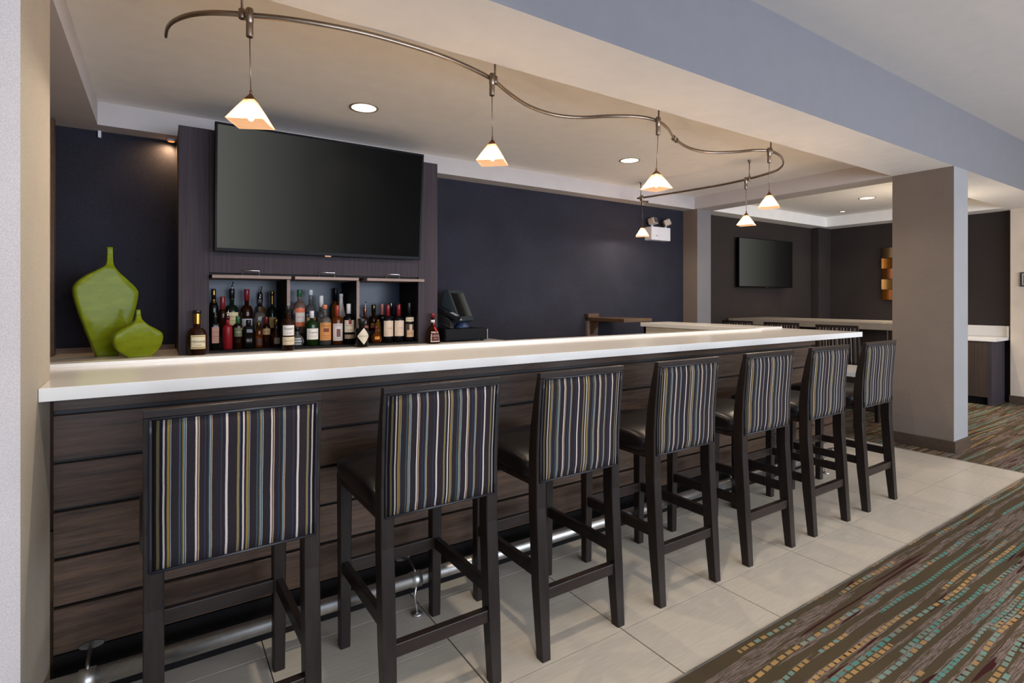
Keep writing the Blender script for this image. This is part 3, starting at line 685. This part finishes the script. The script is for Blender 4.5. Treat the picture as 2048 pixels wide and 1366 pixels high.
# middle bay
bottle('pale pink gin bottle with green cap and orange label, rear of the middle bay', .895, 4.34, zR, .042, 1.398, 'pink', grn, .60, .3, .34, capfrac=.16, labels=[(.16, .58, .85, (222, 116, 76), '', INK, .01), (.26, .48, .86, (228, 216, 208), 'PINK GIN', (180, 80, 60), .011)])
bottle('clear vodka bottle with blue shoulder band, rear of the middle bay', .982, 4.36, zR, .040, 1.399, 'clear', whc, .50, .34, .34, capfrac=.12, labels=[(.05, .36, .95, (214, 160, 124), 'VODKA', INK, .011), (.44, .50, 1.4, (44, 56, 96), '', INK, .01)])
bottle('clear bottle with tall white cap behind the orange-labelled one, middle bay', 1.062, 4.36, zR, .036, 1.353, 'clear', whc, .46, .28, .4, capfrac=.3, labels=[(.06, .4, .9, (206, 176, 166), '', INK, .01)])
bottle('tall amber bottle with dark neck at the rear right of the middle bay', 1.196, 4.44, zR, .034, 1.415, 'orange', blk, .5, .34, .34, capfrac=.3, labels=[])
bottle('white coconut rum bottle with cone shoulder in the middle bay', 1.212, 4.34, zR, .038, 1.369, 'white', whc, .46, .4, .34, shape='cone', capfrac=.08, labels=[(.28, .46, .8, (200, 188, 184), 'MALIBU', INK, .014)])
bottle('round clear tequila bottle with silver label at the left of the middle bay', .848, 4.19, zF, .047, 1.120, 'clear', blk, nr=.3, shape='round', ky=.8, labels=[(.08, .44, .55, (170, 172, 178), '', INK, .01)])
bottle('green gin bottle with white cap and white label in the middle bay', .952, 4.19, zF, .047, 1.238, 'green', whc, .64, .2, .3, capfrac=.2, labels=[(.18, .50, 1.0, WH, [('Tanqueray', .0155, .012), ('LONDON DRY GIN', .006, -.016)], INK, .015)])
bottle('clear vodka bottle with copper cap and big orange label in the middle bay', 1.047, 4.19, zF, .047, 1.283, 'clear', cop, .58, .28, .32, capfrac=.1, labels=[(.12, .56, 1.0, (206, 140, 76), [("TITO'S", .022, .04), ('Handmade', .010, -.03), ('VODKA', .008, -.045)], (74, 46, 30), .02), (.33, .42, .42, (112, 50, 32), '', INK, .01)])
bottle('amber rum bottle with gold-red cap and pale pictorial label in the middle bay', 1.137, 4.18, zF, .041, 1.279, 'amber', pc((150, 60, 44), .35), .62, .24, .34, capfrac=.28, labels=[(.10, .54, 1.05, (206, 198, 194), [('Captain', .013, .054), ('SPICED RUM', .009, -.05)], (130, 40, 30), .013), (.20, .40, .35, (112, 70, 62), '', INK, .01)])
bottle('dark rum bottle with white cap, cream label and red roundel in the middle bay', 1.222, 4.17, zF, .041, 1.290, 'black', whc, .62, .22, .34, capfrac=.24, labels=[(.30, .60, 1.05, (214, 198, 176), [('BACARDI', .014, .005), ('BLACK RUM', .008, -.03)], INK, .014), (.14, .24, 1.0, (150, 130, 108), '', INK, .01), (.50, .60, .28, (130, 40, 40), '', INK, .01)])
# right bay
bottle('green bottle with white label at the rear left corner of the right bay', 1.345, 4.36, zR, .028, 1.313, 'green', grn, .5, .3, .4, labels=[(.25, .45, 1.0, WH, '', INK, .01)])
bottle('slim dark bottle with copper foil and steel pourer in the right bay', 1.373, 4.24, zF, .026, 1.310, 'dark_amber', pc((176, 96, 72), .35, 1), .62, .26, .36, pourer=True, capfrac=.3, labels=[(.3, .5, 1.0, (150, 90, 66), '', INK, .01)])
bottle('dark red shouldered brandy bottle with black and gold cap in the right bay', 1.484, 4.36, zR, .040, 1.279, 'dark_amber', blk, .44, .3, .36, capfrac=.3, labels=[(.0, .3, .9, (120, 70, 40), '', INK, .01)], foil=dgold)
bottle('golden egg-shaped liqueur bottle in the right bay', 1.492, 4.27, zF, .032, 1.160, 'gold', gold, nr=.3, shape='egg', labels=[])
bottle('round amber orange-liqueur bottle low in front of the golden one', 1.444, 4.18, zF, .042, 1.112, 'amber', redc, nr=.26, shape='round', ky=.75, labels=[(.2, .38, .5, (196, 130, 50), '', INK, .01)])
for i, (x, lab) in enumerate(((1.537, 'left'), (1.628, 'right'))):
    bottle('red wine bottle with dark red capsule and plain cream label, %s of the two alike' % lab, x, 4.17, zF, .042, 1.280, 'wine', redc, .60, .2, .34, capfrac=.30, labels=[(.16, .58, 1.15, (214, 192, 170), [('J. Lohr', .016, .004)], (130, 110, 96), .016)])
bottle('dark wine bottle with silver capsule behind the pair of cream labels', 1.640, 4.37, zR, .036, 1.295, 'wine', pc((120, 120, 124), .3, 1), .5, .2, .34, capfrac=.3, labels=[])
bottle('dark bottle with pink neck label at the rear of the right bay', 1.570, 4.40, zR, .032, 1.287, 'wine', pc((176, 110, 104), .4), .5, .2, .38, capfrac=.42, labels=[])
bottle('dark wine bottle at the rear right corner of the right bay', 1.725, 4.40, zR, .034, 1.286, 'wine', redc, .5, .2, .34, capfrac=.3, labels=[])
bottle('dark wine bottle with two pale labels at the right end of the right bay', 1.715, 4.16, zF, .039, 1.296, 'wine', blk, .60, .22, .34, capfrac=.28, labels=[(.52, .63, 1.1, (206, 190, 160), 'Freakshow', INK, .011), (.12, .46, 1.1, (62, 48, 40), '', INK, .01), (.12, .30, .8, (196, 160, 124), 'CABERNET', INK, .009), (.30, .44, .3, (196, 168, 140), '', INK, .01)])

# ------------------------------------------------------------------ till
cd = thing('cash_drawer', 'black metal cash drawer on the pale back counter right of the cabinet', 'cash drawer', (2.205, 4.27, ZB))
MB().box(-.205, .205, -.20, .20, .012, .108, bev=.003).build('housing', M['black_plastic'], cd)
MB().box(-.198, .198, -.206, -.2005, .018, .096, bev=.002).build('drawer_front', M['black_plastic'], cd)
B('side_edge', M['steel'], cd, .2055, .2095, -.2, -.19, .012, .1)
for sx in (-1, 1):
    for sy in (-1, 1): MB().lathe([(.014, 0), (.014, .0115)], (sx*.17, sy*.17, 0), 12).build('foot', M['black'], cd)
po = thing('till_terminal', 'slate grey touchscreen till terminal standing on the black cash drawer', 'till', (2.26, 4.27, ZB+.108), math.radians(40))
MB().lathe([(.085, .0005), (.085, .012), (.06, .03), (.05, .05)], n=28, ky=.8).build('base', pc((44, 64, 96), .35), po)
ax = math.radians(-22)
def tilt(o): o.location = (0, -.03, .05); o.rotation_euler = (ax, 0, 0); return o
tilt(MB().prism([(-.03, 0), (.02, .0), (.075, .06), (.085, .20), (.02, .30), (-.03, .30)], -.17, .17, bev=.006).build('housing', M['grey_plastic'], po))
tilt(B('screen', M['screen_till'], po, -.145, .145, -.0322, -.0302, .045, .265))
tilt(B('badge', pc((170, 176, 180)), po, -.155, -.12, -.0325, -.0302, .012, .022))
ph = thing('card_reader', 'black card payment handset propped at an angle left of the till screen', 'card reader', (2.068, 4.16, ZB+.109), math.radians(38))
h = MB().box(-.045, .045, -.11, .11, -.02, .02, bev=.008).build('handset', M['black_plastic'], ph); h.location = (0, 0, .135); h.rotation_euler = (math.radians(26), 0, 0)
h2 = B('display', pc((150, 160, 170), .15), h, -.032, .032, -.095, -.03, .0195, .0215)
MB().prism([(-.05, .001), (.06, .001), (.055, .09), (.02, .112), (-.035, .078)], -.03, .03, bev=.004).build('stand', M['black'], ph)
cb = MB().tube([(2.02, 4.18, ZB+.24), (1.985, 4.17, ZB+.20), (2.0, 4.15, ZB+.15), (2.045, 4.13, ZB+.135), (2.08, 4.10, ZB+.113)], .004, 8).build('handset_cable', M['black']); tag(cb, 'thin black cable looping from the card handset to the cash drawer', 'cable')

# ------------------------------------------------------------------ track rail and pendant lamps
RAIL = [(.021, 2.737), (.026, 2.65), (.047, 2.572), (.091, 2.493), (.148, 2.433), (.214, 2.39), (.296, 2.354), (.42, 2.305), (.56, 2.268), (.72, 2.245), (.884, 2.243), (1.056, 2.255), (1.23, 2.29), (1.42, 2.355), (1.60, 2.465), (1.81, 2.568), (2.02, 2.60), (2.18, 2.55), (2.32, 2.43), (2.47, 2.345), (2.625, 2.333), (2.80, 2.395), (3.02, 2.52), (3.30, 2.62), (3.53, 2.61), (3.68, 2.50), (3.77, 2.385), (3.89, 2.335), (4.08, 2.37), (4.28, 2.46), (4.43, 2.566), (4.54, 2.708), (4.61, 3.0), (4.62, 3.30), (4.58, 3.62), (4.545, 3.86), (4.478, 4.17), (4.455, 4.24)]
ZL = 2.455
rl = thing('track_rail', 'serpentine satin nickel track rail hung under the bar ceiling', 'light track', (0, 0, 0))
rp = spline(RAIL, 5)
MB().tube([(x, y, ZL) for x, y in rp], .0065, 10, sy=.011).build('rail', M['nickel'], rl)
STAND = [(.272, 2.364), (1.445, 2.362), (2.645, 2.334), (3.895, 2.337), (4.607, 2.975), (4.47, 4.20)]
for x, y in STAND:
    b = MB(); b.tube([(x, y, ZL+.012), (x, y, ZC-.012)], .005, 10); b.lathe([(.006, -.03), (.016, -.002), (.016, 0)], (x, y, ZC-.0005), 16); b.lathe([(.012, -.018), (.0135, -.014), (.0135, .018), (.008, .024)], (x, y, ZL), 16)
    b.build('standoff', M['nickel'], rl)
dx, dy = .80, .60
MB().tube([(2.985, 2.50, ZL), (3.075, 2.548, ZL)], .011, 12, sy=.014).tube([(3.0, 2.516, ZL-.004), (3.02, 2.52, ZL-.004)], .016, 12).tube([(3.045, 2.528, ZL-.004), (3.065, 2.542, ZL-.004)], .016, 12).build('joiner', M['nickel'], rl)
MB().tube([(4.46, 4.20, ZL-.03), (4.60, 4.22, ZL-.03)], .0085, 12).lathe([(.011, -.012), (.011, .012)], (4.6, 4.22, ZL-.03), 12).build('feed_arm', M['nickel'], rl)
PENDS = [(.302, 2.350, -26.7, 'first, nearest the big left pillar'), (1.420, 2.345, -42.5, 'second from the left pillar'), (2.622, 2.333, -4, 'third from the left pillar, before the joiner'), (3.870, 2.335, -62, 'fourth, where the rail starts to bend back'), (4.612, 3.01, -71.6, 'fifth, on the far curve of the rail'), (4.462, 4.17, -47, 'last, in front of the emergency light')]
pend0 = None
def make_pend():
    t = thing('pendant_lamp', '', 'pendant lamp')
    b = MB(); b.lathe([(.012, -.095), (.0135, -.09), (.0135, -.045), (.012, -.04), (.0145, -.036), (.0145, .014), (.012, .018)], (0, -.014, 0), 16); b.build('connector', M['nickel'], t)
    MB().tube([(0, -.014, -.09), (0, -.008, -.2), (0, 0, -.315)], .0022, 8).build('cord', M['nickel'], t)
    s0, s1 = .019, .071
    b = MB(); b.lathe([(.004, -.30), (.005, -.302), (.005, -.318)], n=12)
    b.loft([[(a*s0*1.12, c_*s0*1.12, -.341) for a, c_ in ((-1, -1), (1, -1), (1, 1), (-1, 1))], [(a*.003, c_*.003, -.313) for a, c_ in ((-1, -1), (1, -1), (1, 1), (-1, 1))]]); b.build('shade_cap', M['bronze'], t)
    b = MB(); th = .004
    V = lambda s, z: [b.bm.verts.new((a*s, c_*s, z)) for a, c_ in ((-1, -1), (1, -1), (1, 1), (-1, 1))]
    o0, o1, i1, i0 = V(s0, -.340), V(s1, -.432), V(s1-th, -.432), V(s0-th, -.344)
    for A, C in ((o0, o1), (o1, i1), (i1, i0)):
        for k in range(4): b.bm.faces.new([A[k], A[(k+1) % 4], C[(k+1) % 4], C[k]])
    b.build('shade', M['shade'], t)
    MB().lathe([(.004, -.420), (.011, -.414), (.014, -.402), (.012, -.385), (.008, -.372), (.008, -.345)], n=14).build('bulb', M['bulb'], t)
    return t
for i, (x, y, a, lab) in enumerate(PENDS):
    t = make_pend() if i == 0 else copy_tree(pend0)
    if i == 0: pend0 = t
    t.location = (x, y, ZL-.0); t.rotation_euler = (0, 0, math.radians(a))
    tag(t, 'lit frosted pyramid pendant on the serpentine rail, '+lab, 'pendant lamp', 'pyramid pendants on the rail')
    d = bpy.data.lights.new('pendant_glow', 'POINT'); d.energy = PEND; d.color = WARM; d.shadow_soft_size = .012
    lo = bpy.data.objects.new('pendant_glow', d); COL.objects.link(lo); lo.location = (x, y, ZL-.424)

# ------------------------------------------------------------------ recessed downlights
DL = [(1.16, 3.605, .088, 'over the large television'), (3.683, 3.60, .088, 'over the dark wall, right of the large television'), (7.60, 3.26, .088, 'over the communal table'), (8.46, 3.96, .035, 'tiny one in the lounge ceiling corner')]
for x, y, r, lab in DL:
    t = thing('downlight', 'lit round recessed ceiling light '+lab, 'ceiling light', (x, y, ZC), 0, 'recessed ceiling lights')
    b = MB(); n = 32; R1, R2 = r*1.1, r*.93
    b.lathe([(R2, -.0035), (R1, -.0035), (R1*1.01, -.0002)], n=n, cap=False); b.build('trim_ring', pc((150, 140, 124), .5), t)
    MB().lathe([(r*.93, -.0022), (r*.93, -.0008)], n=n).build('lens', M['lens'], t)
    spot('downlight_beam', (x, y, ZC-.02), (DOWN_BAR if x < 5 else DOWN_ROOM)*(r/.088)**1.3, WARM2, 2.0, .7, .05, (x, y, 0))
spot('lounge_beam', (8.1, 2.6, ZC-.02), 110, WARM2, 1.3, .6, .05, (7.9, 2.3, 0))

d = bpy.data.lights.new('lounge_ceiling_fill', 'POINT'); d.energy = 18; d.color = WARM; d.shadow_soft_size = .08  # added light with no fixture, brightens the lounge ceiling
o = bpy.data.objects.new('lounge_ceiling_fill', d); COL.objects.link(o); o.location = (7.3, 2.6, 1.9)
# ------------------------------------------------------------------ emergency light
em = thing('emergency_light', 'white twin-head emergency light box high on the dark back wall', 'emergency light', (5.15, YB-.001, 2.05))
MB().box(-.17, .17, -.115, 0, 0, .165, bev=.008).build('case', M['white_plastic'], em)
tbn = MB().lathe([(.006, 0), (.006, .004)], n=12).build('test_button', M['black'], em); tbn.location = (-.078, -.115, .055); tbn.rotation_euler = (PI/2, 0, 0)
ind = MB().lathe([(.004, 0), (.004, .004)], n=12).build('indicator', pc((190, 190, 190)), em); ind.location = (-.10, -.115, .06); ind.rotation_euler = (PI/2, 0, 0)
for x, rz, rx in ((-.10, .2, -.25), (.145, .95, -.35)):
    hd = MB().box(-.055, .055, -.055, .03, -.035, .045, bev=.014).build('lamp_head', pc((176, 166, 156), .3), em); hd.location = (x, -.06, .225); hd.rotation_euler = (rx, 0, rz)
    MB().box(-.042, .042, -.058, -.0545, -.024, .034, bev=.001).build('lens', G['clear'], hd)
    MB().lathe([(.014, .164), (.014, .20)], (x, -.055, 0), 12).build('swivel', M['white_plastic'], em)

# ------------------------------------------------------------------ lounge beyond: table, low counter, side counter, art
tb = thing('communal_table', 'long high communal table with thick pale top in the lounge', 'table', (7.05, 4.0, 0))
MB().box(-.45, .45, -1.58, .58, .99, 1.067, bev=.003).build('tabletop', M['table_stone'], tb)
B('base_panel', M['cab_dark'], tb, -.04, .04, -1.2, .5, .012, .989)
for y in (-1.35, ):
    for x in (-.33, .33): MB().tube([(x, y, .012), (x, y, .9895)], .02, 14).lathe([(.04, 0), (.04, .012)], (x, y, .0), 16).build('leg', M['chrome'], tb)
    MB().tube([(-.33, y, .80), (.33, y, .80)], .012, 10).build('crossbar', M['chrome'], tb)
lc = thing('low_counter', 'low white-topped side counter with plank base past the bar end', 'counter', (5.17, 2.7, 0))
B('worktop', M['quartz'], lc, -.27, .27, -.56, .75, .67, .71, bev=.002)
for k in range(4):
    z0 = .005+.166*k; B('plank', M['plank'], lc, -.25, .25, -.15, -.13, z0, z0+.156, bev=.001)
B('carcass', M['black'], lc, -.25, .25, -.129, .7, 0, .669)
sc_ = thing('side_counter', 'pale worktop on dark wood cupboards against the far right wall', 'counter', (8.92, 3.0, 0))
B('worktop', M['quartz'], sc_, -.30, .279, -.74, 1.2, .80, .84, bev=.003)
B('backsplash', M['quartz'], sc_, .262, .279, -.74, 1.2, .8405, .98, bev=.002)
B('end_splash', M['quartz'], sc_, .20, .2615, -.74, -.722, .8405, .98, bev=.002)
for k in range(3): B('door', M['cab_dark'], sc_, -.29, -.272, -.66+.62*k, -.05+.62*k, .1, .795, bev=.002)
B('carcass', M['cab_dark'], sc_, -.271, .22, -.66, 1.2, .1, .799)
B('toe_kick', M['black_kick'], sc_, -.23, .22, -.66, 1.2, 0, .099)
B('end_panel', M['laminate'], sc_, -.29, .20, -.70, -.661, 0, .799, bev=.002)
art = thing('wall_art', 'gilded wooden block relief on the dark wall, half behind the right column', 'wall art', (9.199, 3.28, 1.32), -PI/2)
pal = [(138, 82, 28), (170, 116, 46), (100, 80, 54), (156, 100, 34), (112, 66, 28), (176, 134, 74)]
for r in range(5):
    for c_ in range(6):
        b = MB(); n = 6; w = .146; hgt = .152; sgn = 1 if (r+c_) % 2 else -1; x0 = -.445+c_*.148; z0 = r*.158
        ps = []
        for i in range(n+1):
            u = -1+2*i/n; dep = .045+.018*sgn*(u*u-.5); ps.append((x0+w*(i/n), -dep))
        b.prism(ps+[(x0+w, -.012), (x0, -.012)], z0, z0+hgt, 'z'); b.build('block', pc(pal[(r*5+c_*3+(r*c_) % 2) % 6], .3, .6), art)
B('backing', M['black'], art, -.44, .44, -.0118, 0, 0, .785)
sg = thing('wall_sign', 'small black-framed sign on the cream pier at the far right edge', 'sign', (9.0985, 2.035, 1.489), -PI/2)
MB().box(-.11, .11, -.018, 0, 0, .018).box(-.11, .11, -.018, 0, .162, .18).box(-.11, -.092, -.018, 0, .018, .162).box(.092, .11, -.018, 0, .018, .162).build('frame', M['black'], sg)
MB().box(-.092, .092, -.008, 0, .018, .162).build('mat_board', pc((200, 196, 190)), sg)
MB().box(-.082, .082, -.0095, -.0081, .028, .152).build('panel', pc((70, 76, 78), .3), sg)
